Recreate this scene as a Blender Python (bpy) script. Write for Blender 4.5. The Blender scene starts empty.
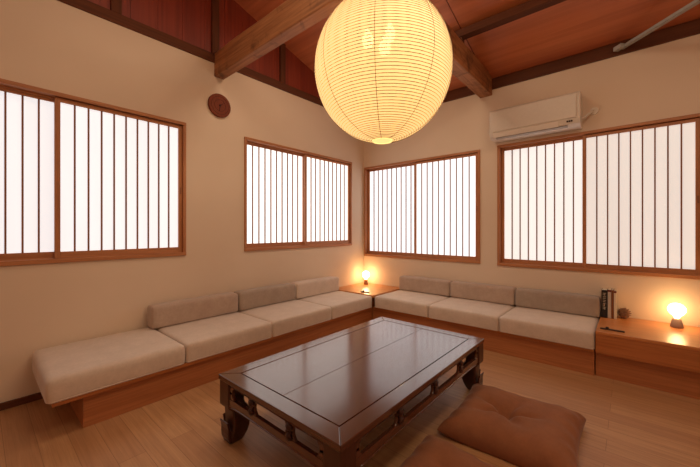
import bpy, bmesh, math, random
from mathutils import Vector, Matrix, noise
S = bpy.context.scene
C = S.collection
PI = math.pi
random.seed(7)

# ------------------------------------------------------------------ materials
def srgb(r, g, b):
    f = lambda c: (c/255/12.92) if c/255 <= .04045 else ((c/255+.055)/1.055)**2.4
    return (f(r), f(g), f(b), 1)

class NT:
    def __init__(s, name):
        s.m = bpy.data.materials.new(name); s.m.use_nodes = True
        s.t = s.m.node_tree; s.t.nodes.clear()
        s.out = s.n('ShaderNodeOutputMaterial')
    def n(s, typ, **kw):
        nd = s.t.nodes.new(typ)
        for k, v in kw.items():
            if hasattr(nd, k): setattr(nd, k, v)
        return nd
    def l(s, a, b): s.t.links.new(a, b)
    def ramp(s, fac, stops):
        r = s.n('ShaderNodeValToRGB')
        e = r.color_ramp.elements
        while len(e) < len(stops): e.new(.5)
        for i, (p, c) in enumerate(stops): e[i].position = p; e[i].color = c
        s.l(fac, r.inputs[0]); return r.outputs[0]
    def coords(s, scale=(1, 1, 1)):
        tc = s.n('ShaderNodeTexCoord'); mp = s.n('ShaderNodeMapping')
        mp.inputs['Scale'].default_value = scale
        s.l(tc.outputs['Object'], mp.inputs[0]); return mp.outputs[0]
    def noise(s, vec, scale=5, detail=4, rough=.5, dist=0):
        n = s.n('ShaderNodeTexNoise'); n.inputs['Scale'].default_value = scale
        n.inputs['Detail'].default_value = detail; n.inputs['Roughness'].default_value = rough
        n.inputs['Distortion'].default_value = dist
        s.l(vec, n.inputs['Vector']); return n.outputs['Fac']
    def mix(s, fac, a, b, mode='MIX'):
        m = s.n('ShaderNodeMix'); m.data_type = 'RGBA'; m.blend_type = mode
        for sock, v in ((m.inputs[0], fac), (m.inputs[6], a), (m.inputs[7], b)):
            if hasattr(v, 'is_linked'): s.l(v, sock)
            else: sock.default_value = v
        return m.outputs[2]
    def bsdf(s, col, rough=.5, bump=None, bstr=.2, bdist=.002, **kw):
        b = s.n('ShaderNodeBsdfPrincipled')
        if hasattr(col, 'is_linked'): s.l(col, b.inputs['Base Color'])
        else: b.inputs['Base Color'].default_value = col
        if hasattr(rough, 'is_linked'): s.l(rough, b.inputs['Roughness'])
        else: b.inputs['Roughness'].default_value = rough
        for k, v in kw.items(): b.inputs[k.replace('_', ' ')].default_value = v
        if bump is not None:
            bp = s.n('ShaderNodeBump'); bp.inputs['Strength'].default_value = bstr
            bp.inputs['Distance'].default_value = bdist
            s.l(bump, bp.inputs['Height']); s.l(bp.outputs[0], b.inputs['Normal'])
        s.l(b.outputs[0], s.out.inputs[0]); return s.m

def wood(name, c1, c2, axis=0, rough=.4, freq=14, bstr=.1, coat=0, knots=0):
    t = NT(name)
    sc = [freq]*3; sc[axis] = freq*.07
    v = t.coords(tuple(sc))
    n1 = t.noise(v, 1.0, 6, .6, 1.2)
    sc2 = [freq*7]*3; sc2[axis] = freq*.2
    n2 = t.noise(t.coords(tuple(sc2)), 1.0, 3, .6, .2)
    col = t.ramp(n1, [(.3, c1), (.7, c2)])
    dark = tuple(c*.6 for c in c1[:3]) + (1,)
    f = t.ramp(n2, [(.42, (0, 0, 0, 1)), (.75, (.55, .55, .55, 1))])
    col = t.mix(f, col, dark)
    if knots:
        n3 = t.noise(t.coords((5, 5, 5)), 1.0, 3, .7, .6)
        k = t.ramp(n3, [(.52, (0, 0, 0, 1)), (.68, (.75, .75, .75, 1))])
        col = t.mix(k, col, tuple(c*.3 for c in c1[:3]) + (1,))
    return t.bsdf(col, rough, n2, bstr, .002, Coat_Weight=coat, Coat_Roughness=.15)

def plaster():
    t = NT('plaster')
    v = t.coords()
    a = t.noise(v, 90, 5, .6)
    b = t.noise(v, 1.2, 3, .5)
    col = t.ramp(b, [(.3, srgb(222, 200, 178)), (.7, srgb(228, 207, 186))])
    return t.bsdf(col, .9, a, .12, .002)

def fabric(name, c1, c2, rough=.95, sheen=.35):
    t = NT(name)
    v = t.coords()
    a = t.noise(v, 420, 3, .6); b = t.noise(t.coords((1, 1, 1)), 9, 5, .65)
    c = t.noise(v, 60, 3, .6)
    col = t.ramp(b, [(.3, c1), (.7, c2)])
    col = t.mix(t.ramp(c, [(.35, (0, 0, 0, 1)), (.75, (.25, .25, .25, 1))]), col, tuple(x*.72 for x in c1[:3])+(1,))
    return t.bsdf(col, rough, a, .35, .0012, Sheen_Weight=sheen, Sheen_Roughness=.4)

def plain(name, col, rough=.5, **kw):
    t = NT(name)
    n = t.noise(t.coords(), 40, 3, .5)
    c2 = tuple(x*.97 for x in col[:3]) + (1,)
    return t.bsdf(t.ramp(n, [(.35, c2), (.65, col)]), rough, n, .008, .001, **kw)

def emit(name, col, strength, base=(.8, .8, .8, 1), amount=1.0):
    t = NT(name)
    n = t.noise(t.coords((10, 10, .7)), 1.0, 3, .5)
    c2 = tuple(x*.95 for x in col[:3]) + (1,)
    cc = t.ramp(n, [(.35, c2), (.65, col)])
    b = t.n('ShaderNodeBsdfPrincipled'); b.inputs['Base Color'].default_value = base
    b.inputs['Roughness'].default_value = .9
    t.l(cc, b.inputs['Emission Color']); b.inputs['Emission Strength'].default_value = strength
    t.l(b.outputs[0], t.out.inputs[0]); return t.m

def floor_mat():
    t = NT('oak_floor')
    v = t.coords()
    br = t.n('ShaderNodeTexBrick'); t.l(v, br.inputs['Vector'])
    br.inputs['Scale'].default_value = 1.0; br.inputs['Brick Width'].default_value = 1.8
    br.inputs['Row Height'].default_value = .12; br.inputs['Mortar Size'].default_value = .0012
    br.inputs['Mortar Smooth'].default_value = .1; br.inputs['Bias'].default_value = 0
    br.offset = .37
    br.inputs['Color1'].default_value = srgb(198, 152, 108); br.inputs['Color2'].default_value = srgb(182, 134, 94)
    br.inputs['Mortar'].default_value = srgb(136, 96, 64)
    n1 = t.noise(t.coords((1.6, 26, 26)), 1.0, 6, .65, 1.0)
    n2 = t.noise(t.coords((3, 150, 150)), 1.0, 3, .6)
    col = t.mix(t.ramp(n1, [(.35, (0, 0, 0, 1)), (.75, (.6, .6, .6, 1))]), br.outputs['Color'], srgb(146, 100, 64))
    col = t.mix(t.ramp(n2, [(.45, (0, 0, 0, 1)), (.8, (.4, .4, .4, 1))]), col, srgb(132, 90, 58))
    return t.bsdf(col, .42, n2, .12, .001)

M = {}
M['plaster'] = plaster()
M['floor'] = floor_mat()
HC, HC2 = srgb(176, 112, 70), srgb(196, 134, 90)
for ax in range(3): M['sash%d' % ax] = wood('window_cypress_%s' % 'xyz'[ax], HC, HC2, ax, .5, 16)
M['slat'] = wood('slat_cedar', srgb(140, 90, 62), srgb(158, 104, 74), 2, .6, 16)
for ax in range(2): M['bench%d' % ax] = wood('bench_lauan_%s' % 'xy'[ax], srgb(172, 102, 56), srgb(194, 122, 70), ax, .33, 12, .05)
for ax in range(2): M['plinth%d' % ax] = wood('plinth_lauan_%s' % 'xy'[ax], srgb(172, 106, 64), srgb(192, 124, 78), ax, .4, 12, .05)
for ax in range(3): M['table%d' % ax] = wood('rosewood_%s' % 'xyz'[ax], srgb(80, 44, 30), srgb(98, 56, 40), ax, .18, 7, .01, .8)
M['table_leg'] = wood('rosewood_leg', srgb(62, 33, 23), srgb(78, 43, 30), 2, .35, 7, .02, .2)  # darker rosewood copy: shade on the legs put into the colour
M['table_dark'] = wood('rosewood_carved', srgb(58, 28, 20), srgb(76, 38, 27), 2, .35, 14, .1)
M['gap'] = plain('dark_gap', srgb(18, 9, 6), .8)
for ax in range(2): M['beam%d' % ax] = wood('old_pine_%s' % 'xy'[ax], srgb(136, 82, 48), srgb(196, 134, 86), ax, .6, 11, .6, 0, 1)
for ax in range(3): M['dark%d' % ax] = wood('dark_timber_%s' % 'xyz'[ax], srgb(84, 42, 20), srgb(108, 58, 28), ax, .85, 10, .3)
M['gable'] = wood('red_stained_board_vertical', srgb(130, 50, 34), srgb(150, 64, 42), 2, .55, 5, .1)
M['ceil'] = wood('red_stained_ceiling', srgb(184, 98, 62), srgb(216, 136, 92), 0, .45, 1.6, .05)
M['seam'] = plain('ceiling_seam', srgb(90, 36, 20), .6)
M['cush'] = fabric('greige_velvet', srgb(204, 185, 170), srgb(218, 199, 184))
M['back'] = fabric('greige_velvet_back', srgb(178, 154, 138), srgb(194, 171, 155))
M['back_grey'] = fabric('greige_velvet_grey', srgb(164, 146, 132), srgb(180, 161, 146))
M['zabu'] = fabric('rust_cotton', srgb(136, 84, 54), srgb(152, 96, 62), .9, .15)
M['white'] = plain('white_plastic', srgb(226, 216, 204), .4)
M['vent'] = plain('white_plastic_louver', srgb(238, 228, 216), .35)
M['grey'] = plain('grey_vent', srgb(110, 100, 92), .5)
M['outlet'] = plain('outlet_shade', srgb(168, 158, 148), .5)
M['badge'] = plain('dark_badge', srgb(60, 45, 40), .5)
M['clock'] = wood('clock_wood', srgb(114, 48, 25), srgb(132, 62, 34), 2, .8, 12, .05)
M['clock_dark'] = plain('clock_hand_dark', srgb(58, 20, 10), .8)
M['tabletop'] = wood('lauan_top_lamplit', srgb(196, 124, 70), srgb(214, 142, 84), 0, .28, 12, .04)  # bench lauan made lighter, lamp light on the tops put into the colour
M['steel'] = plain('galvanised_steel', srgb(176, 175, 170), .45)
M['black'] = plain('black_cover', srgb(26, 22, 20), .6)
M['cream'] = plain('cream_cover', srgb(228, 212, 186), .6)
M['brownbk'] = plain('brown_cover', srgb(128, 74, 36), .6)
M['palebk'] = plain('pale_grey_cover', srgb(196, 184, 170), .6)
M['page'] = plain('page_paper', srgb(232, 222, 200), .8)
M['red'] = plain('dark_red_cloth', srgb(112, 34, 26), .7)
M['lampbase'] = plain('lamp_base_grey', srgb(150, 126, 116), .5)
M['lampbase2'] = wood('lamp_base_brown', srgb(150, 96, 56), srgb(166, 110, 66), 2, .5, 20)
M['cone'] = fabric('brown_scale', srgb(110, 74, 54), srgb(150, 112, 88))
M['strip'] = plain('dark_strip', srgb(50, 26, 18), .4)
def lantern_paper(name, col, strength, base):
    t = NT(name)
    n = t.noise(t.coords((9, 9, 9)), 1.0, 4, .6)
    c2 = tuple(x*.94 for x in col[:3]) + (1,)
    b = t.n('ShaderNodeBsdfPrincipled'); b.inputs['Base Color'].default_value = base; b.inputs['Roughness'].default_value = .9
    t.l(t.ramp(n, [(.35, c2), (.65, col)]), b.inputs['Emission Color']); b.inputs['Emission Strength'].default_value = strength
    tp = t.n('ShaderNodeBsdfTransparent')
    mx = t.n('ShaderNodeMixShader'); mx.inputs[0].default_value = .035
    t.l(b.outputs[0], mx.inputs[1]); t.l(tp.outputs[0], mx.inputs[2]); t.l(mx.outputs[0], t.out.inputs[0]); return t.m
M['bulb'] = emit('lamp_glow', (1, .62, .28, 1), 28)
M['bulb2'] = emit('lamp_glow_soft', (1, .60, .25, 1), 20)
M['lantern'] = lantern_paper('lantern_washi', (1.25, .77, .27, 1), .92, srgb(240, 225, 190))
M['lantern_ring'] = emit('lantern_opening_paper', srgb(255, 226, 140), 1.0, srgb(240, 225, 190))
M['rib'] = wood('bamboo_rib', srgb(120, 84, 36), srgb(140, 100, 46), 0, .6, 10)
PAPER = {}
def paper(s, col=(1, .985, .95, 1)):
    k = (s, col)
    if k not in PAPER: PAPER[k] = emit('shoji_paper', col, s, (.66, .64, .6, 1))
    return PAPER[k]

# ------------------------------------------------------------------ helpers
def link(name, me, mat, parent=None, loc=(0, 0, 0), smooth=False):
    o = bpy.data.objects.new(name, me); C.objects.link(o)
    mats = mat if isinstance(mat, (list, tuple)) else [mat]
    for m in mats: me.materials.append(m)
    o.location = loc
    if parent is not None: o.parent = parent
    if smooth:
        for p in me.polygons: p.use_smooth = True
    return o
def obj(name, bm, mat, parent=None, loc=(0, 0, 0), smooth=False, bev=0, seg=2):
    bmesh.ops.recalc_face_normals(bm, faces=bm.faces)
    me = bpy.data.meshes.new(name); bm.to_mesh(me); bm.free()
    o = link(name, me, mat, parent, loc, smooth)
    if bev:
        md = o.modifiers.new('bevel', 'BEVEL'); md.width = bev; md.segments = seg
        md.limit_method = 'ANGLE'; md.angle_limit = R(40)
    return o
R = math.radians
def box(bm, a, b, mi=0):
    x0, y0, z0 = [min(a[i], b[i]) for i in range(3)]; x1, y1, z1 = [max(a[i], b[i]) for i in range(3)]
    v = [bm.verts.new(p) for p in ((x0,y0,z0),(x1,y0,z0),(x1,y1,z0),(x0,y1,z0),(x0,y0,z1),(x1,y0,z1),(x1,y1,z1),(x0,y1,z1))]
    for f in ((0,3,2,1),(4,5,6,7),(0,1,5,4),(1,2,6,5),(2,3,7,6),(3,0,4,7)):
        fc = bm.faces.new([v[i] for i in f]); fc.material_index = mi
    return v
def bx(a, b): bm = bmesh.new(); box(bm, a, b); return bm
def prism(bm, pts, fn, d0, d1):
    """pts 2D outline, fn(u,v,d)->3D"""
    A = [bm.verts.new(fn(u, v, d0)) for u, v in pts]; B = [bm.verts.new(fn(u, v, d1)) for u, v in pts]
    bm.faces.new(A[::-1]); bm.faces.new(B); n = len(pts)
    for i in range(n): bm.faces.new((A[i], A[(i+1) % n], B[(i+1) % n], B[i]))
def lathe(bm, prof, n=32, c=(0, 0, 0)):
    rings = []
    for r, z in prof:
        if r < 1e-6: rings.append([bm.verts.new((c[0], c[1], c[2]+z))])
        else: rings.append([bm.verts.new((c[0]+r*math.cos(2*PI*i/n), c[1]+r*math.sin(2*PI*i/n), c[2]+z)) for i in range(n)])
    for a, b in zip(rings, rings[1:]):
        for i in range(n):
            j = (i+1) % n
            if len(a) == 1 and len(b) == 1: continue
            if len(a) == 1: bm.faces.new((a[0], b[j], b[i]))
            elif len(b) == 1: bm.faces.new((a[i], a[j], b[0]))
            else: bm.faces.new((a[i], a[j], b[j], b[i]))
def tube(bm, pts, r, n=8, close=False):
    rings = []; N = len(pts)
    for k, p in enumerate(pts):
        p = Vector(p)
        t = (Vector(pts[min(k+1, N-1)]) - Vector(pts[max(k-1, 0)])).normalized()
        up = Vector((0, 0, 1)) if abs(t.z) < .9 else Vector((1, 0, 0))
        u = t.cross(up).normalized(); w = u.cross(t)
        rr = r[k] if isinstance(r, (list, tuple)) else r
        rings.append([bm.verts.new(p + rr*(math.cos(2*PI*i/n)*u + math.sin(2*PI*i/n)*w)) for i in range(n)])
    for a, b in zip(rings, rings[1:]):
        for i in range(n): bm.faces.new((a[i], a[(i+1) % n], b[(i+1) % n], b[i]))
    bm.faces.new(rings[0][::-1]); bm.faces.new(rings[-1])
def empty(name, loc, rz=0):
    o = bpy.data.objects.new(name, None); C.objects.link(o); o.location = loc; o.rotation_euler = (0, 0, rz)
    o.empty_display_size = .1; return o
def tag(o, label=None, cat=None, group=None, kind=None):
    if label: o['label'] = label
    if cat: o['category'] = cat
    if group: o['group'] = group
    if kind: o['kind'] = kind
    return o
def thing(name, label, cat, loc=(0, 0, 0), group=None, rz=0): return tag(empty(name, loc, rz), label, cat, group)
def struct(o): return tag(o, kind='structure')

# ------------------------------------------------------------------ shell
W_, L_ = 4.8, 5.8            # room size in x and y
WT = .14
ZR = 2.75                    # left wall plaster top
ZW = 2.725                   # right wall plaster top
CZ, SL = 2.85, .3            # sloped ceiling: z = CZ + SL*|y|
WIN = {1: ('L', -4.30, -2.578, .915, 2.106), 2: ('L', -1.993, -.282, .920, 2.110),
       3: ('W', .017, 1.720, .752, 2.070), 4: ('W', 1.909, 3.490, .745, 2.083)}
def wall_boxes(bm, f, a0, a1, z0, z1, holes):
    cur = a0
    for h0, h1, q0, q1 in sorted(holes):
        f(bm, cur, h0, z0, z1); f(bm, h0, h1, z0, q0); f(bm, h0, h1, q1, z1); cur = h1
    f(bm, cur, a1, z0, z1)
bm = bmesh.new()
wall_boxes(bm, lambda b, p, q, z0, z1: box(b, (-WT, p, z0), (0, q, z1)), -L_, WT, 0, ZR, [w[1:] for w in WIN.values() if w[0] == 'L'])
struct(obj('wall_left', bm, M['plaster']))
bm = bmesh.new()
wall_boxes(bm, lambda b, p, q, z0, z1: box(b, (p, 0, z0), (q, WT, z1)), 0, W_, 0, ZW, [w[1:] for w in WIN.values() if w[0] == 'W'])
struct(obj('wall_back', bm, M['plaster']))
struct(obj('wall_right', bx((W_, -L_, 0), (W_+WT, WT, 3.9)), M['plaster']))
struct(obj('wall_front', bx((-WT, -L_-WT, 0), (W_+WT, -L_, 3.0)), M['plaster']))
struct(obj('floor', bx((-WT, -L_-WT, -.1), (W_+WT, WT, 0)), M['floor']))
# gable of vertical boards above the left wall
def boards_gable():
    bm = bmesh.new(); y = 0; rnd = random.Random(3)
    while y > -L_+.01:
        w = min(.2, L_+y); y1 = y-w
        zt = lambda yy: CZ + SL*min(-yy, L_+yy) + .02
        dx = rnd.uniform(0, .002)
        prism(bm, [(y, ZR), (y1+.002, ZR), (y1+.002, zt(y1)), (y, zt(y))], lambda u, v, d: (d, u, v), -.05, -.02+dx)
        y = y1
    return bm
g = obj('gable_board_panel', boards_gable(), M['gable']); g.name = 'wall_gable'; struct(g)
# sloped ceiling (two slopes), with thin sheet seams
bm = bmesh.new()
zc = lambda y: CZ + SL*min(-y, L_+y)
for y0, y1 in ((.2, -L_/2), (-L_/2, -L_-.2)):
    z0 = CZ + SL*(-y0 if y0 > -L_/2 else L_+y0); z1 = CZ + SL*(-y1 if y1 >= -L_/2 else L_+y1)
    prism(bm, [(y0, z0), (y1, z1), (y1, z1+.05), (y0, z0+.05)], lambda u, v, d: (d, u, v), -.1, W_+.1)
ceiling = struct(obj('ceiling', bm, M['ceil']))
bm = bmesh.new()
for xs in (.0+.9, 1.80, 3.62):
    for y0, y1 in ((-.02, -L_/2), (-L_/2, -L_+.02)):
        prism(bm, [(y0, zc(y0)-.003), (y1, zc(y1)-.003), (y1, zc(y1)+.01), (y0, zc(y0)+.01)], lambda u, v, d: (d, u, v), xs-.0025, xs+.0025)
obj('sheet_seam', bm, M['seam'], ceiling)
# wall-top rails
struct(obj('trim_1', bx((-.06, -L_, ZR), (.012, 0, ZR+.085)), M['dark1'], bev=.004))
struct(obj('trim_2', bx((0, -.012, ZW), (W_, .10, ZW+.12)), M['dark0'], bev=.004))
# gable studs
for i, yy in enumerate((-.7, -1.5, -2.3, -3.1, -3.9, -4.7)):
    struct(obj('trim_%d' % (3+i), bx((-.018, yy-.035, ZR+.085), (.012, yy+.035, zc(yy)-.01)), M['dark2'], bev=.003))
# right baseboard; the left dark strip stands in for a shadow gap
struct(obj('shadow_gap_left', bx((0, -L_, 0), (.018, -3.44, .045)), M['dark1'], bev=.003))
struct(obj('baseboard_right', bx((W_-.018, -L_, 0), (W_, -.8, .045)), M['dark1'], bev=.003))

# ------------------------------------------------------------------ beams
def log_beam(name, axis, a0, a1, c, z0, z1, w, mat, label):
    """a hewn timber: rectangular with worn corners and slight waviness"""
    bm = bmesh.new(); n = 40; rings = []
    for k in range(n+1):
        a = a0+(a1-a0)*k/n
        d = lambda s: noise.noise(Vector((a*1.3, s*7.7, c)))
        ww = w/2*(1+.0*d(1)); zz0 = z0; zz1 = z1+.02*d(3); cc = c+.004*d(4)
        ch = .018+.008*d(5)
        sec = [(-ww, zz0+.006), (-ww+.006, zz0), (ww-.006, zz0), (ww, zz0+.006), (ww+.005*d(6), (zz0+zz1)/2), (ww, zz1-ch*2), (ww-ch*1.6, zz1), (-ww+ch*1.6, zz1), (-ww, zz1-ch*2), (-ww-.005*d(7), (zz0+zz1)/2)]
        rings.append([bm.verts.new((a, cc+u, v) if axis == 0 else (cc+u, a, v)) for u, v in sec])
    m = len(rings[0])
    for p, q in zip(rings, rings[1:]):
        for i in range(m): bm.faces.new((p[i], p[(i+1) % m], q[(i+1) % m], q[i]))
    bm.faces.new(rings[0][::-1]); bm.faces.new(rings[-1])
    o = obj(name, bm, mat); tag(o, label, 'ceiling beam'); return o
b1 = log_beam('ceiling_beam', 0, 0.003, 1.712, -2.266, 2.62, 2.865, .098, M['beam0'], 'hewn brown timber beam running out from the left wall above the round clock')
b2 = log_beam('ceiling_beam', 1, -L_+.01, -.003, 1.785, 2.662, 2.93, .137, M['beam1'], 'hewn timber beam running out of the right-hand wall behind the paper lantern')
pur = tag(obj('purlin', bx((.02, -.80, 2.985), (W_-.01, -.712, 3.056)), M['dark0'], bev=.006), 'dark slim roof timber crossing the red ceiling parallel to the right-hand wall', 'roof timber')
tag(obj('roof_strut', bx((1.752, -.785, 2.925), (1.82, -.727, 2.986)), M['dark2'], bev=.004), 'short dark post between the hewn beam and the slim roof timber', 'roof timber')
# steel corner brace, horizontal at 45 degrees
def brace():
    r = thing('corner_brace', 'pale galvanised steel brace running diagonally under the ceiling at upper right', 'brace', (2.95, -.014, 2.762), None, R(-45))
    bm = bmesh.new()
    L = 1.75
    box(bm, (.03, -.016, -.003), (L, .016, .0)); box(bm, (.03, .013, -.003), (L, .018, .040)); box(bm, (.03, -.016, -.003), (L, -.013, .012))
    obj('rod', bm, M['steel'], r)
    obj('mounting_plate', bx((-.005, -.045, -.006), (.07, -.0, .03)), M['steel'], r, bev=.002)
    bm = bmesh.new()
    lathe(bm, [(0, 0), (.011, 0), (.011, .007), (0, .007)], 6, (.04, -.022, .03)); obj('bolt', bm, M['steel'], r)
    return r
brace()

# ------------------------------------------------------------------ shoji windows
def window(n, side, a0, a1, z0, z1, slats, strengths, cols):
    root = struct(empty('window_%d' % n, ((0, a0, z0) if side == 'L' else (a0, 0, z0))))
    Wd, H = a1-a0, z1-z0
    # local coords: u along the wall, d depth into the wall (positive = outwards), v up
    fn = (lambda u, d, v: (-d, u, v)) if side == 'L' else (lambda u, d, v: (u, d, v))
    ux = 1 if side == 'L' else 0
    wu, wv = M['sash%d' % ux], M['sash2']
    def ub(bm, u0, u1, d0, d1, v0, v1): box(bm, fn(u0, d0, v0), fn(u1, d1, v1))
    fw = .026
    bm = bmesh.new(); ub(bm, 0, Wd, -.016, .115, 0, fw+.004); ub(bm, 0, Wd, -.016, .115, H-fw, H)
    # groove ribs of sill and head
    ub(bm, fw, Wd-fw, .034, .042, fw+.002, fw+.008); ub(bm, fw, Wd-fw, .034, .042, H-fw-.014, H-fw)
    obj('frame_rail', bm, wu, root, bev=.002)
    for u0 in (0, Wd-fw):
        bm = bmesh.new(); ub(bm, u0, u0+fw, -.013, .115, fw, H-fw); obj('frame_jamb', bm, wv, root, bev=.002)
    mid = Wd/2
    st = .030
    # which sash runs in the near track is the right-hand one as seen from inside
    for k in range(2):
        front = (k == 1)
        u0 = fw+.001 if k == 0 else mid-st*.55
        u1 = mid+st*.55 if k == 0 else Wd-fw-.001
        d0 = .006 if front else .046
        d1 = d0+.026
        v0, v1 = fw+.004, H-fw-.006
        s = bmesh.new()
        ub(s, u0, u0+st, d0, d1, v0, v1); ub(s, u1-st, u1, d0, d1, v0, v1)
        sash = obj('sash', s, wv, root, bev=.0015)
        s = bmesh.new()
        ub(s, u0+st, u1-st, d0+.001, d1, v0, v0+.046); ub(s, u0+st, u1-st, d0+.001, d1, v1-.026, v1)
        obj('sash_rail', s, wu, sash, bev=.0015)
        # slats
        ns = slats; iu0, iu1 = u0+st, u1-st
        s = bmesh.new()
        for i in range(1, ns+1):
            c = iu0+(iu1-iu0)*i/(ns+1)
            ub(s, c-.0050, c+.0050, d0+.005, d0+.017, v0+.046, v1-.026)
        obj('lattice', s, M['slat'], sash)
        s = bmesh.new(); ub(s, iu0-.004, iu1+.004, d0+.017, d0+.0185, v0+.042, v1-.022)
        obj('paper_panel', s, paper(strengths[k], cols[k]), sash)
        # finger pull: small round recess plate
        s = bmesh.new(); uc = (u1-st/2) if front else (u0+st/2 if False else u1-st/2-.0)
        if front:
            ub(s, uc-.006, uc+.006, d0-.0012, d0+.002, H*.46, H*.46+.06); obj('finger_pull', s, M['slat'], sash)
    return root
PS = 1.12
WC = (.95, .97, 1, 1); WW = (1, .97, .93, 1); WWW = (1, .93, .86, 1)
window(1, *WIN[1], 9, (.72*PS, .74*PS), (WC, WC))
window(2, *WIN[2], 9, (1.15*PS, 1.15*PS), (WW, WW))
window(3, *WIN[3], 9, (1.0*PS, 1.0*PS), (WC, WC))
window(4, *WIN[4], 8, (.72*PS, .55*PS), (WW, WWW))

# ------------------------------------------------------------------ benches
ZB = .212    # platform top
t = thing('bench', 'long low wooden bench platform along the left wall under three-and-a-half cushions', 'bench', (0, -3.58, 0))
t['label'] = 'long low red-brown wooden bench along the left wall carrying four seat cushions'
obj('platform', bx((.022, .03, .19), (.682, 2.88, ZB)), M['bench1'], t, bev=.003)
obj('plinth', bx((.022, .17, 0), (.64, 2.93, .19)), M['plinth1'], t)
t = thing('bench', 'long low red-brown wooden bench along the right-hand wall carrying three seat cushions', 'bench', (.70, 0, 0))
obj('platform', bx((-.016, -.674, .19), (2.118, 0, ZB)), M['bench0'], t, bev=.003)
obj('plinth', bx((-.05, -.64, 0), (2.118, 0, .19)), M['plinth0'], t)
t = thing('corner_table', 'square wooden corner table top between the two benches, under a glowing lamp', 'table', (0, 0, 0))
obj('tabletop', bx((0.002, -.692, .322), (.697, -.002, .354)), M['tabletop'], t, bev=.003)
obj('box_base', bx((.01, -.645, 0), (.64, -.01, .322)), M['plinth0'], t)
t = thing('side_counter', 'low red-brown wooden counter at right holding books and a glowing lamp', 'counter', (2.825, 0, 0))
obj('countertop', bx((.002, -.672, .338), (1.965, -.002, .361)), M['tabletop'], t, bev=.003)
obj('front_panel', bx((.002, -.668, .19), (1.965, -.64, .338)), M['bench0'], t, bev=.002)
obj('plinth', bx((.0, -.625, 0), (1.965, -.01, .2)), M['plinth0'], t)

# ------------------------------------------------------------------ bench cushions
def soft_box(sx, sy, sz, r, seed=0, puff=.008, wav=.003, n=(22, 22, 8), lean=None):
    bm = bmesh.new()
    N = n
    vd = {}
    def V(i, j, k):
        if (i, j, k) in vd: return vd[(i, j, k)]
        # denser sampling towards the edges
        f = lambda a, m: .5-.5*math.cos(PI*a/m)
        x, y, z = (f(i, N[0])-.5)*sx, (f(j, N[1])-.5)*sy, f(k, N[2])*sz
        cx = max(-sx/2+r, min(sx/2-r, x)); cy = max(-sy/2+r, min(sy/2-r, y)); cz = max(r*.5, min(sz-r, z))
        d = Vector((x-cx, y-cy, z-cz))
        if d.length > 1e-6:
            dn = d.normalized()
            # rounded corners (smaller radius at the bottom edge)
            rr = r
            q = Vector((cx, cy, cz))+dn*min(rr, d.length if (abs(dn.x) > .999 or abs(dn.y) > .999 or abs(dn.z) > .999) else rr)
            if z < cz: q.z = max(q.z, 0)
        else: q = Vector((x, y, z))
        u, v, w = 2*x/sx, 2*y/sy, z/sz
        top = max(0, 2*w-1)
        q.z += top*puff*(1-u*u)*(1-v*v)
        bulge = math.sin(PI*min(1, max(0, w)))*puff*.45
        q.x += u*abs(u)**3*bulge*0.5; q.y += v*abs(v)**3*bulge*0.5
        nz = lambda s: noise.noise(Vector((x*7+seed*3.1, y*7+s*5.3, z*9+seed)))
        q += Vector((nz(1)*wav*.5, nz(2)*wav*.5, nz(3)*wav*(w > .1)))
        b = bm.verts.new(q); vd[(i, j, k)] = b; return b
    X, Y, Z = N
    for i in range(X):
        for j in range(Y):
            bm.faces.new((V(i, j, 0), V(i, j+1, 0), V(i+1, j+1, 0), V(i+1, j, 0)))
            bm.faces.new((V(i, j, Z), V(i+1, j, Z), V(i+1, j+1, Z), V(i, j+1, Z)))
    for i in range(X):
        for k in range(Z):
            bm.faces.new((V(i, 0, k), V(i+1, 0, k), V(i+1, 0, k+1), V(i, 0, k+1)))
            bm.faces.new((V(i, Y, k), V(i, Y, k+1), V(i+1, Y, k+1), V(i+1, Y, k)))
    for j in range(Y):
        for k in range(Z):
            bm.faces.new((V(0, j, k), V(0, j, k+1), V(0, j+1, k+1), V(0, j+1, k)))
            bm.faces.new((V(X, j, k), V(X, j+1, k), V(X, j+1, k+1), V(X, j, k+1)))
    return bm
def seam_loop(sx, sy, r, z, rad=.0022):
    pts = []
    for cx, cy, a0 in ((sx/2-r, sy/2-r, 0), (-sx/2+r, sy/2-r, 90), (-sx/2+r, -sy/2+r, 180), (sx/2-r, -sy/2+r, 270)):
        for k in range(5): a = R(a0+k*22.5); pts.append((cx+r*math.cos(a), cy+r*math.sin(a), z))
    pts.append(pts[0]); bm = bmesh.new(); tube(bm, pts, rad, 6); return bm
CH = .134
def seat_cushion(cx, cy, sx, sy, seed, label, group, mat=None, r=.022, rz=0, puff=.007):
    t = thing('seat_cushion', label, 'seat cushion', (cx, cy, ZB+.0005), group, rz)
    obj('cover', soft_box(sx, sy, CH, r, seed, puff), mat or M['cush'], t, smooth=True)
    obj('piping', seam_loop(sx-.001, sy-.001, r, .008, .003), mat or M['cush'], t, smooth=True)
GL, GR = 'seat cushions on the left bench', 'seat cushions on the right bench'
ys = [-3.575, -2.856, -2.136, -1.398, -.697]
labs = ['greige seat cushion at the open near end of the left bench, without a bolster',
        'greige seat cushion on the left bench in front of the bolster nearest the camera',
        'greige seat cushion on the left bench in front of the middle, greyer back bolster',
        'greige seat cushion on the left bench beside the corner table']
for i in range(4):
    y0, y1 = ys[i]+.003, ys[i+1]-.003
    seat_cushion(.353, (y0+y1)/2, .676, y1-y0, i+1, labs[i], GL, r=.03 if i == 0 else .02, puff=.012 if i == 0 else .007)
xs = [.703, 1.408, 2.118, 2.822]
labs = ['greige seat cushion on the right-hand bench beside the corner table',
        'greige seat cushion in the middle of the three on the right-hand bench',
        'greige seat cushion on the right-hand bench beside the low counter with the books']
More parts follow.
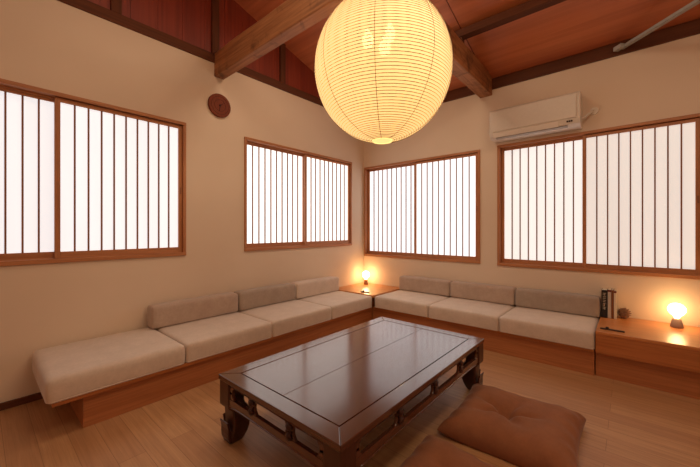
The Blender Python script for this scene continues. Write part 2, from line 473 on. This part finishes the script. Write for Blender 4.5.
for i in range(3):
    x0, x1 = xs[i]+.003, xs[i+1]-.003
    seat_cushion((x0+x1)/2, -.352, x1-x0, .668, i+11, labs[i], GR)
# back bolsters standing on the cushions against the walls
ZS = ZB+CH+.006
def bolster(cx, cy, sx, sy, seed, label, group, mat, h=.176):
    t = thing('back_bolster', label, 'bolster', (cx, cy, ZS+.004), group)
    obj('cover', soft_box(sx, sy, h, .026, seed, .005, n=(14, 14, 8)), mat, t, smooth=True)
    obj('piping', seam_loop(sx-.001, sy-.001, .026, .01, .0028), mat, t, smooth=True)
by = [-2.905, -2.145, -1.432, -.706]
lb = ['brown-toned back bolster on the left bench, nearest to the camera', 'greyer darker back bolster in the middle of the left bench', 'paler back bolster on the left bench beside the corner table']
for i in range(3):
    y0, y1 = by[i]+.006, by[i+1]-.006
    bolster(.095, (y0+y1)/2, .150, y1-y0, 21+i, lb[i], 'back bolsters on the left bench', [M['back'], M['back_grey'], M['cush']][i])
bxx = [.713, 1.418, 2.122, 2.828]
lb = ['back bolster on the right-hand bench next to the corner table', 'back bolster in the middle of the three on the right-hand bench', 'back bolster on the right-hand bench beside the row of books']
for i in range(3):
    x0, x1 = bxx[i]+.004, bxx[i+1]-.004
    bolster((x0+x1)/2, -.085, x1-x0, .150, 31+i, lb[i], 'back bolsters on the right bench', [M['back'], M['back'], M['back_grey']][i])

# ------------------------------------------------------------------ low carved table
TX0, TX1, TY0, TY1, TZ = 1.328, 2.234, -2.950, -1.412, .36
def low_table():
    cx, cy = (TX0+TX1)/2, (TY0+TY1)/2
    hx, hy = (TX1-TX0)/2, (TY1-TY0)/2
    t = thing('low_table', 'low dark rosewood table with inset panel top and carved curled legs in the room centre', 'table', (cx, cy, 0))
    bw = .084; th = .026
    # four mitred frame boards
    def board(p, axis):
        bm = bmesh.new(); prism(bm, p, lambda u, v, d: (u, v, d), TZ-th, TZ)
        return obj('top_frame', bm, M['table%d' % axis], t, bev=.003, seg=2)
    g = .0004
    board([(-hx, -hy+g), (-hx+bw, -hy+bw+g), (-hx+bw, hy-bw-g), (-hx, hy-g)], 1)
    board([(hx, -hy+g), (hx, hy-g), (hx-bw, hy-bw-g), (hx-bw, -hy+bw+g)], 1)
    board([(-hx+g, -hy), (hx-g, -hy), (hx-bw-g, -hy+bw), (-hx+bw+g, -hy+bw)], 0)
    board([(-hx+g, hy), (-hx+bw+g, hy-bw), (hx-bw-g, hy-bw), (hx-g, hy)], 0)
    # inset panel of two boards, in a dark groove
    ix, iy = hx-bw-.0045, hy-bw-.0045
    obj('groove_bed', bx((-hx+bw-.001, -hy+bw-.001, TZ-th), (hx-bw+.001, hy-bw+.001, TZ-.009)), M['gap'], t)
    for s in (-1, 1):
        a, b = (-ix, -.0006) if s < 0 else (.0006, ix)
        obj('top_panel', bx((a, -iy, TZ-.012), (b, iy, TZ-.0005)), M['table1'], t, bev=.0015)
    # corner blocks with cabriole legs
    blk = .105
    zA = TZ-th
    for sx in (-1, 1):
        for sy in (-1, 1):
            bm = bmesh.new()
            # o: inset of the outer corner, i: distance of the inner corner
            prof = [(zA, .004, .100), (.215, .004, .100), (.200, .005, .104), (.192, .014, .110), (.182, .022, .115), (.15, .024, .121), (.11, .025, .123),
                    (.08, .023, .121), (.05, .019, .114), (.025, .016, .104), (.008, .017, .096), (0, .021, .090)]
            rings = []
            for z, o, i in prof:
                c = .006
                pts = [(o+c, o), (i-c, o), (i, o+c), (i, i-c), (i-c, i), (o+c, i), (o, i-c), (o, o+c)]
                rings.append([bm.verts.new((sx*(hx-u), sy*(hy-v), z)) for u, v in pts])
            for a, b in zip(rings, rings[1:]):
                for k in range(8): bm.faces.new((a[k], a[(k+1) % 8], b[(k+1) % 8], b[k]))
            bm.faces.new(rings[0]); bm.faces.new(rings[-1][::-1])
            leg = obj('leg', bm, M['table_leg'], t, smooth=False)
            # scroll ears on the two outer faces of the foot
            for ax in (0, 1):
                bm = bmesh.new()
                out = [(.022, .012), (.010, .022), (.003, .040), (.001, .065), (.002, .090), (-.002, .112), (-.006, .126), (-.001, .130), (.006, .118), (.010, .100), (.014, .080), (.028, .076)]
                def fn(u, v, d):
                    return (sx*(hx-u), sy*(hy-d), v) if ax == 0 else (sx*(hx-d), sy*(hy-u), v)
                prism(bm, out, fn, .028, .104)
                obj('scroll', bm, M['table_leg'], leg, bev=.0015)
    # aprons with openings: frames made of rails, dividers, carved knots
    def apron(axis, s):
        half = (hx if axis == 0 else hy)-.1
        other = hy if axis == 0 else hx
        def fn(u, v, d): return (u, s*(other-d), v) if axis == 0 else (s*(other-d), u, v)
        zt, zb = TZ-th, TZ-.158
        ot, ob = TZ-.042, TZ-.108
        nk = 2 if axis == 0 else 3
        full = half
        span = 2*full
        if axis == 0: ks = [-.185, .110]; ks = [-.165, .118] if s < 0 else [-.118, .165]; ks = [-.145, .145]
        else: ks = [-.35, .01, .36]
        bm = bmesh.new()
        # top rail, with rounded opening ends; bottom rail drops in a gentle curve
        prism(bm, [(-full, zt), (full, zt), (full, ot), (-full, ot)], fn, .010, .030)
        n = 24
        low = [(-full+span*k/n, zb+.012*math.cos(2*PI*(k/n))**1 if False else zb + .010*(1-abs(2*k/n-1)**6)) for k in range(n+1)]
        prism(bm, low+[(full, ob), (-full, ob)], fn, .010, .030)
        # openings ends: cusped corner blocks at legs and around knots
        edges = [-full]+ks+[full]
        for e in edges:
            for d in (-1, 1):
                if (e == -full and d == -1) or (e == full and d == 1): continue
                w = .0 if e in ks else .0
                x0 = e+d*w; x1 = e+d*(.026 if e in ks else .03)
                for zz0, dz in ((ot, -1), (ob, 1)):
                    prism(bm, [(x0, zz0), (x1+d*.012, zz0), (x1+d*.004, zz0+dz*.008), (x1-d*.004, zz0+dz*.018), (x1-d*.008, zz0+dz*.0395), (x0, zz0+dz*.0395)], fn, .012, .028)
        ap = obj('apron', bm, M['table%d' % axis], t, bev=.0015)
        # bead line along the lower apron edge
        bm = bmesh.new(); tube(bm, [fn(u, v+.006, .010) for u, v in low], .0042, 6)
        tube(bm, [fn(-full, ot+.004, .010), fn(full, ot+.004, .010)], .003, 6)
        obj('bead', bm, M['table%d' % axis], ap, smooth=True)
        for kx in ks:
            bm = bmesh.new()
            for dz, rr in ((.019, .014), (-.019, .014)):
                c = fn(kx, (ot+ob)/2+dz, .006)
                m = bmesh.ops.create_uvsphere(bm, u_segments=16, v_segments=10, radius=rr)
                for v in m['verts']:
                    v.co = Vector((v.co.x, v.co.y*.75, v.co.z)) if axis == 0 else Vector((v.co.x*.75, v.co.y, v.co.z))
                    v.co += Vector(c)
            for q in (-1, 0, 1):
                pts = [fn(kx+(.016+.003*math.cos(a))*math.cos(a), (ot+ob)/2+q*.022+.012*math.sin(a), .004) for a in [i*PI/8 for i in range(17)]]
                tube(bm, pts, .0038, 6)
            obj('carved_knot', bm, M['table_dark'], ap, smooth=True)
    for s in (-1, 1): apron(0, s); apron(1, s)
    return t
low_table()

# ------------------------------------------------------------------ floor cushions
def zabuton(cx, cy, sx, sy, rz, h, label, seed):
    t = thing('floor_cushion', label, 'floor cushion', (cx, cy, 0.001), 'rust floor cushions beside the low table', rz)
    n = 72; bm = bmesh.new(); T = {}; B = {}
    for i in range(n+1):
        for j in range(n+1):
            u = math.sin((i/n*2-1)*PI/2); v = math.sin((j/n*2-1)*PI/2)
            # outline: sides drawn in between pointed corners
            x = sx/2*u*(1-.075*(1-v*v)); y = sy/2*v*(1-.075*(1-u*u))
            e = ((1-u**4)*(1-v**4)); e = max(0, e)**.42
            top = h*e
            rr = math.hypot(x+.04, y+.01); an = math.atan2(y+.01, x+.04)
            top -= h*.50*math.exp(-(rr/.042)**2) + h*.24*math.exp(-(rr/.13)**2)
            # radial creases out of the tuft
            cr = (abs(math.sin(an*2.5+seed*1.3+.5*math.sin(an*2))))**6
            top -= .024*cr*math.exp(-((rr-.08)/.09)**2)
            # corner creases and edge puckers
            edge = max(abs(u), abs(v))
            al = (y if abs(u) > abs(v) else x)
            top -= .006*math.sin(al*55+seed)*max(0, edge-.72)/.28*min(1, (1-edge)*12)*(1 if edge < 1 else 0)
            top += .007*noise.noise(Vector((x*5+seed*9, y*5, 1)))*e + .003*noise.noise(Vector((x*16+seed*9, y*16, 2)))*e
            zmid = .018+.022*(u*u*v*v)
            bot = max(0, zmid-.02*min(1, e*3))
            z = zmid + max(0, top)
            T[i, j] = bm.verts.new((x, y, z))
            B[i, j] = T[i, j] if (i in (0, n) or j in (0, n)) else bm.verts.new((x, y, bot))
    for i in range(n):
        for j in range(n):
            bm.faces.new((T[i, j], T[i+1, j], T[i+1, j+1], T[i, j+1]))
            bm.faces.new((B[i, j], B[i, j+1], B[i+1, j+1], B[i+1, j]))
    o = obj('cover', bm, M['zabu'], t, smooth=True)
    zc0 = .018 + h*.24
    bm = bmesh.new()
    for k in range(3):
        a = k*PI/3+seed; d = Vector((math.cos(a), math.sin(a), 0))*.012
        tube(bm, [(-d.x-.04, -d.y-.01, zc0-.004), (-.04, -.01, zc0+.003), (d.x-.04, d.y-.01, zc0-.004)], .0018, 6)
    obj('tuft_thread', bm, M['zabu'], t)
    return t
zabuton(2.530, -1.820, .65, .62, R(3), .118, 'rust-brown floor cushion with a tufted centre, lying fully in view beside the low table', 1)
zabuton(2.530, -2.580, .66, .66, R(-2), .118, 'rust-brown floor cushion cut off by the lower edge of the picture, nearest the camera', 2)

# ------------------------------------------------------------------ paper lantern
def lantern():
    LR = .396; cx, cy, cz = 1.927, -2.251, 2.085; VS = 1.055
    t = thing('paper_lantern', 'huge glowing round white paper lantern hanging from the ceiling beams', 'lantern', (cx, cy, cz))
    bm = bmesh.new(); prof = []
    nr = 76; r0 = .055
    a0 = math.asin(r0/LR)
    N = nr*2
    for k in range(N+1):
        a = a0+(PI-2*a0)*k/N
        sc = LR*(1+.0035*(-abs(math.cos(PI*k/2))+.5))     # paper scallops between the ribs
        prof.append((sc*math.sin(a), -sc*VS*math.cos(a)))
    lathe(bm, prof, 64)
    obj('paper_shade', bm, M['lantern'], t, smooth=True)
    for bx_, by_, bz_ in ((-.085, -.03, .20), (.03, .03, .22), (.03, -.02, .12)):
        bm = bmesh.new(); lathe(bm, [(0, -.05), (.024, -.042), (.034, -.015), (.032, .012), (.016, .04), (.013, .06), (0, .06)], 20, (bx_, by_, bz_)); obj('bulb', bm, M['bulb2'], t, smooth=True)
    bm = bmesh.new(); tube(bm, [(-.02, 0, .26), (-.02, 0, LR*VS*.985)], .012, 10)
    for bx_, by_, bz_ in ((-.085, -.03, .26), (.03, .03, .28), (.03, -.02, .18)): tube(bm, [(-.02, 0, .30), (bx_, by_, bz_-.005)], .013, 8)
    obj('socket_cluster', bm, M['grey'], t)
    bm = bmesh.new(); pts = []
    K = nr*40
    for k in range(K+1):
        a = a0+(PI-2*a0)*k/K; th = 2*PI*k/40
        rr = LR*1.0008
        pts.append((rr*math.sin(a)*math.cos(th), rr*math.sin(a)*math.sin(th), -rr*VS*math.cos(a)))
    tube(bm, pts, .00165, 4)
    obj('bamboo_spiral', bm, M['rib'], t)
    for m in range(8):
        ph = 2*PI*m/8+R(40.8)-PI/2-R(11); bm = bmesh.new()
        pts = [(LR*1.001*math.sin(a)*math.cos(ph), LR*1.001*math.sin(a)*math.sin(ph), -LR*VS*1.001*math.cos(a)) for a in [a0+(PI-2*a0)*k/40 for k in range(41)]]
        tube(bm, pts, .0014, 4); obj('cord_line', bm, M['rib'], t)
    zb = -LR*VS*math.cos(a0)
    bm = bmesh.new(); lathe(bm, [(r0-.002, zb-.006), (r0+.003, zb-.006), (r0+.003, zb+.003), (r0-.002, zb+.003), (r0-.002, zb-.006)], 32)
    lathe(bm, [(0, zb-.002), (r0-.002, zb-.002), (r0-.002, zb), (0, zb)], 32)
    obj('bottom_ring', bm, M['lantern_ring'], t)
    bm = bmesh.new(); lathe(bm, [(r0-.003, -zb-.004), (r0+.003, -zb-.004), (r0+.003, -zb+.004), (r0-.003, -zb+.004), (r0-.003, -zb-.004)], 32)
    for a in (0, PI/2):
        tube(bm, [(math.cos(a)*r0, math.sin(a)*r0, -zb), (-math.cos(a)*r0, -math.sin(a)*r0, -zb)], .002, 6)
    obj('top_ring', bm, M['grey'], t)
    bm = bmesh.new()
    tube(bm, [(0, 0, -zb), (-.03, .0, .50), (-.075, 0, 2.662-cz-.02)], .004, 8)
    obj('cord', bm, M['black'], t)
    bm = bmesh.new(); lathe(bm, [(0, 0), (.035, 0), (.03, -.03), (0, -.03)][::-1], 24, (-.1, 0, 2.661-cz)); obj('ceiling_rose', bm, M['black'], t)
lantern()

# ------------------------------------------------------------------ small lamps
def lamp(x, y, z, label, sc, basemat, bulbmat, bs):
    t = thing('table_lamp', label, 'lamp', (x, y, z), 'glowing bulb table lamps')
    bm = bmesh.new(); lathe(bm, [(0, 0), (.037*sc, 0), (.039*sc, .004), (.036*sc, .02), (.028*sc, .058), (.022*sc, .07), (.018*sc, .073), (0, .073)], 28)
    obj('lamp_base', bm, basemat, t, smooth=True)
    bm = bmesh.new()
    prof = [(0, .073), (.016, .073), (.019, .082), (.026, .092), (.042, .106), (.055, .123), (.0595, .142), (.056, .160), (.045, .176), (.028, .187), (.012, .191), (0, .192)]
    lathe(bm, [(r*bs, q) for r, q in prof], 32)
    b = obj('bulb', bm, bulbmat, t, smooth=True)
    return t
lamp(.150, -.135, .3545, 'small glowing bulb lamp with a conical base on the corner table', .85, M['lampbase2'], M['bulb'], .86)
lamp(3.315, -.125, .3615, 'small glowing mushroom-shaped bulb lamp with a grey base on the right-hand counter', 1.05, M['lampbase'], M['bulb2'], .92)

# ------------------------------------------------------------------ books
def book(x, w, h, d, cover, label, marks=None, band=None):
    t = thing('book', label, 'book', (x, -.025, .3618), 'books beside the bolster')
    bm = bmesh.new()
    c = .0025
    box(bm, (0, -d, 0), (c, 0, h)); box(bm, (w-c, -d, 0), (w, 0, h)); box(bm, (0, -d-.002, 0), (w, -d+c, h))
    obj('cover', bm, cover, t, bev=.001)
    obj('page_block', bx((c, -d+c, .003), (w-c, -.004, h-.003)), M['page'], t)
    if marks:
        bm = bmesh.new(); rnd = random.Random(5)
        z = h-.03
        for q in range(5):
            s = w*.27
            cxx = w/2
            yy = -d-.0025
            box(bm, (cxx-s, yy, z), (cxx+s, -d, z+.003)); box(bm, (cxx-s, yy, z-.014), (cxx+s*rnd.uniform(.2, 1), -d, z-.011))
            box(bm, (cxx-.002+rnd.uniform(-.004, .004), yy, z-.02), (cxx+.002, -d, z+.005))
            z -= .031
        obj('spine_lettering', bm, marks, t)
    if band:
        bm = bx((.0, -d-.003, h*.93), (w, -d+.001, h)); obj('spine_band', bm, band, t)
    return t
book(2.836, .042, .245, .12, M['black'], 'thick black book with pale characters down its spine, next to the bolster', M['cream'])
book(2.880, .024, .25, .12, M['palebk'], 'pale grey book between the black book and the slim brown one', None, M['red'])
book(2.9055, .016, .25, .12, M['brownbk'], 'slim brown book between the pale grey and the cream books')
book(2.923, .018, .245, .12, M['cream'], 'slim cream book at the right end of the row, next to the round ornament', None, M['red'])
# knobbly ornament
t = thing('ornament', 'small round knobbly brown ornament like a cone beside the books', 'ornament', (2.99, -.062, .3615))
bm = bmesh.new()
lathe(bm, [(0, 0), (.02, .002), (.035, .02), (.04, .045), (.034, .068), (.02, .085), (0, .092)], 24); obj('core', bm, M['cone'], t, smooth=True)
bm = bmesh.new()
for k in range(46):
    f = (k+.5)/46; zz = .012+.074*f; rr = .041*math.sin(PI*(.1+.82*f))**.6; a = k*2.39996
    c = Vector((rr*math.cos(a), rr*math.sin(a), zz)); o = Vector((math.cos(a), math.sin(a), .35)).normalized(); s = Vector((-math.sin(a), math.cos(a), 0))
    n = o.cross(s)
    vs = [bm.verts.new(p) for p in (c-s*.009-o*.006, c+s*.009-o*.006, c+s*.007+o*.006+n*.002, c+o*.011, c-s*.007+o*.006+n*.002)]
    vb = [bm.verts.new(v.co-n*.003) for v in vs]
    bm.faces.new(vs); bm.faces.new(vb[::-1])
    for q in range(5): bm.faces.new((vs[q], vs[(q+1) % 5], vb[(q+1) % 5], vb[q]))
obj('scale', bm, M['cone'], t)['kind'] = 'stuff'
# dark slim strips
def strip(x, y, z, L, label, rz):
    t = thing('dark_strip', label, 'strip', (x, y, z), 'slim dark strips on the wooden tops', rz)
    obj('bar', bx((-L/2, -.011, 0), (L/2, .011, .009)), M['strip'], t, bev=.003)
    bm = bmesh.new(); lathe(bm, [(0, .009), (.011, .009), (.012, .016), (.007, .021), (0, .022)], 16, (-L*.2, .004, 0)); obj('knob', bm, M['strip'], t, smooth=True)
strip(2.925, -.575, .3615, .15, 'slim dark strip with a small bump lying on the counter near the books', R(-2))
strip(.50, -.60, .3545, .12, 'slim dark strip with a small bump on the front corner of the corner table', R(15))

# ------------------------------------------------------------------ air conditioner
t = thing('air_conditioner', 'white wall-mounted split air conditioner above the right-hand window', 'air conditioner', (1.885, 0, 2.115))
AW, AH, AD = .80, .31, .215
bm = bmesh.new()
pr = [(0, 0), (.0, AH), (-AD+.035, AH), (-AD+.012, AH-.02), (-AD+.012, .06), (-AD+.03, .018), (-AD+.07, 0)]
prism(bm, pr, lambda u, v, d: (d, u, v), 0, AW)
obj('housing', bm, M['white'], t, bev=.006, seg=3)
bm = bmesh.new()
prism(bm, [(-AD+.011, .064), (-AD+.011, AH-.022), (-AD+.0, AH-.026), (-AD, .068)], lambda u, v, d: (d, u, v), .028, AW-.028)
obj('front_panel', bm, M['white'], t, bev=.003)
bm = bmesh.new()
prism(bm, [(-AD+.006, .055), (-AD+.012, .058), (-AD+.038, .016), (-AD+.03, .010)], lambda u, v, d: (d, u, v), .04, AW-.17)
obj('louver', bm, M['vent'], t, bev=.002)
bm = bmesh.new(); prism(bm, [(-AD+.03, .004), (-AD+.036, .012), (-AD+.07, -.001), (-AD+.066, -.003)], lambda u, v, d: (d, u, v), .06, AW-.1)
obj('air_outlet', bm, M['outlet'], t)
bm = bmesh.new()
def badge(u, w): prism(bm, [(-AD+.010, .046), (-AD+.0145, .050), (-AD+.022, .038), (-AD+.016, .034)], lambda a, v, d: (d, a-.001, v), u, u+w)
for u in (0, .017, .034): badge(AW-.105+u, .013)
obj('badge', bm, M['badge'], t)
bm = bmesh.new()
for q in (0, 1):
    tube(bm, [(AW-.02, -.06-.03*q, .07), (AW+.03, -.07-.02*q, .09), (AW+.06, -.05, .12+.01*q), (AW+.08, -.02, .15), (AW+.085, .0, .152)], .009, 8)
obj('refrigerant_pipe', bm, M['white'], t, smooth=True)
bm = bmesh.new()
tube(bm, [(AW+.09, -.0, .15), (AW+.09, -.01, .15)], [.035, .033], 16); obj('pipe_cover', bm, M['white'], t)

# ------------------------------------------------------------------ round wooden clock
t = thing('wall_clock', 'round dark reddish wooden clock on the left wall below the beam', 'clock', (0, -2.267, 2.349))
def disc(name, r, d0, d1, mat, parent, bev=0):
    bm = bmesh.new(); pts = [(r*math.cos(2*PI*k/48), r*math.sin(2*PI*k/48)) for k in range(48)]
    prism(bm, pts, lambda u, v, d: (d, u, v), d0, d1); return obj(name, bm, mat, parent, bev=bev)
disc('body', .113, 0.001, .026, M['clock'], t, .006)
bm = bmesh.new()
for rr in (.085, .055):
    tube(bm, [(.0262, rr*math.cos(2*PI*k/48), rr*math.sin(2*PI*k/48)) for k in range(49)], .0016, 5)
obj('turned_ring', bm, M['clock_dark'], t)
def hand(a, L, w):
    bm = bmesh.new(); c, s = math.cos(a), math.sin(a)
    prism(bm, [(-.006*c-w*-s, -.006*s-w*c), (-.006*c+w*-s, -.006*s+w*c), (L*c+w*.4*-s, L*s+w*.4*c), (L*c-w*.4*-s, L*s-w*.4*c)], lambda u, v, d: (d, u, v), .028, .030)
    obj('hand', bm, M['clock_dark'], t)
hand(R(38), .045, .0035); hand(R(-97), .06, .0028)
disc('hub', .009, .026, .033, M['clock_dark'], t)

# ------------------------------------------------------------------ light & camera
w = bpy.data.worlds.new('World'); S.world = w; w.use_nodes = True
w.node_tree.nodes['Background'].inputs[0].default_value = (.9, .95, 1, 1); w.node_tree.nodes['Background'].inputs[1].default_value = .6
def area(name, loc, rot, sx, sy, e, col):
    l = bpy.data.lights.new(name, 'AREA'); l.shape = 'RECTANGLE'; l.size = sx; l.size_y = sy; l.energy = e; l.color = col
    o = bpy.data.objects.new(name, l); C.objects.link(o); o.location = loc; o.rotation_euler = rot; return o

def point_fill(name, loc, e, col, rad):
    l = bpy.data.lights.new(name, 'POINT'); l.energy = e; l.color = col; l.shadow_soft_size = rad
    o = bpy.data.objects.new(name, l); C.objects.link(o); o.location = loc
WARM = (1, .82, .58)
point_fill('fill_light_rear', (3.5, -4.6, 2.9), 22, WARM, .3)  # added fill behind the camera, no such lamp in view
area('fill_light_left', (1.45, -3.2, 3.4), (0, 0, 0), .7, .7, 9, WARM)  # unseen overhead fill, added to lift the left bench tops
area('fill_light_centre', (1.45, -1.80, 3.2), (0, 0, 0), .5, .5, 13, WARM)  # added fill above the frame to brighten corner and table
area('fill_light_right', (3.5, -2.5, 3.35), (0, 0, 0), .7, .7, 18, WARM)  # another added fill out of view, for the right side
cam = bpy.data.cameras.new('Camera'); co = bpy.data.objects.new('Camera', cam); C.objects.link(co)
co.location = (3.030, -3.819, 1.15); co.rotation_euler = (R(90), 0, math.atan(280/324))
cam.sensor_width = 36; cam.lens = 324/700*36; cam.shift_y = -4.3/700; cam.clip_start = .02
S.camera = co
S.view_settings.view_transform = 'Standard'; S.view_settings.look = 'None'
S.view_settings.exposure = 0.0; S.view_settings.gamma = 1; S.view_settings.use_curve_mapping = False
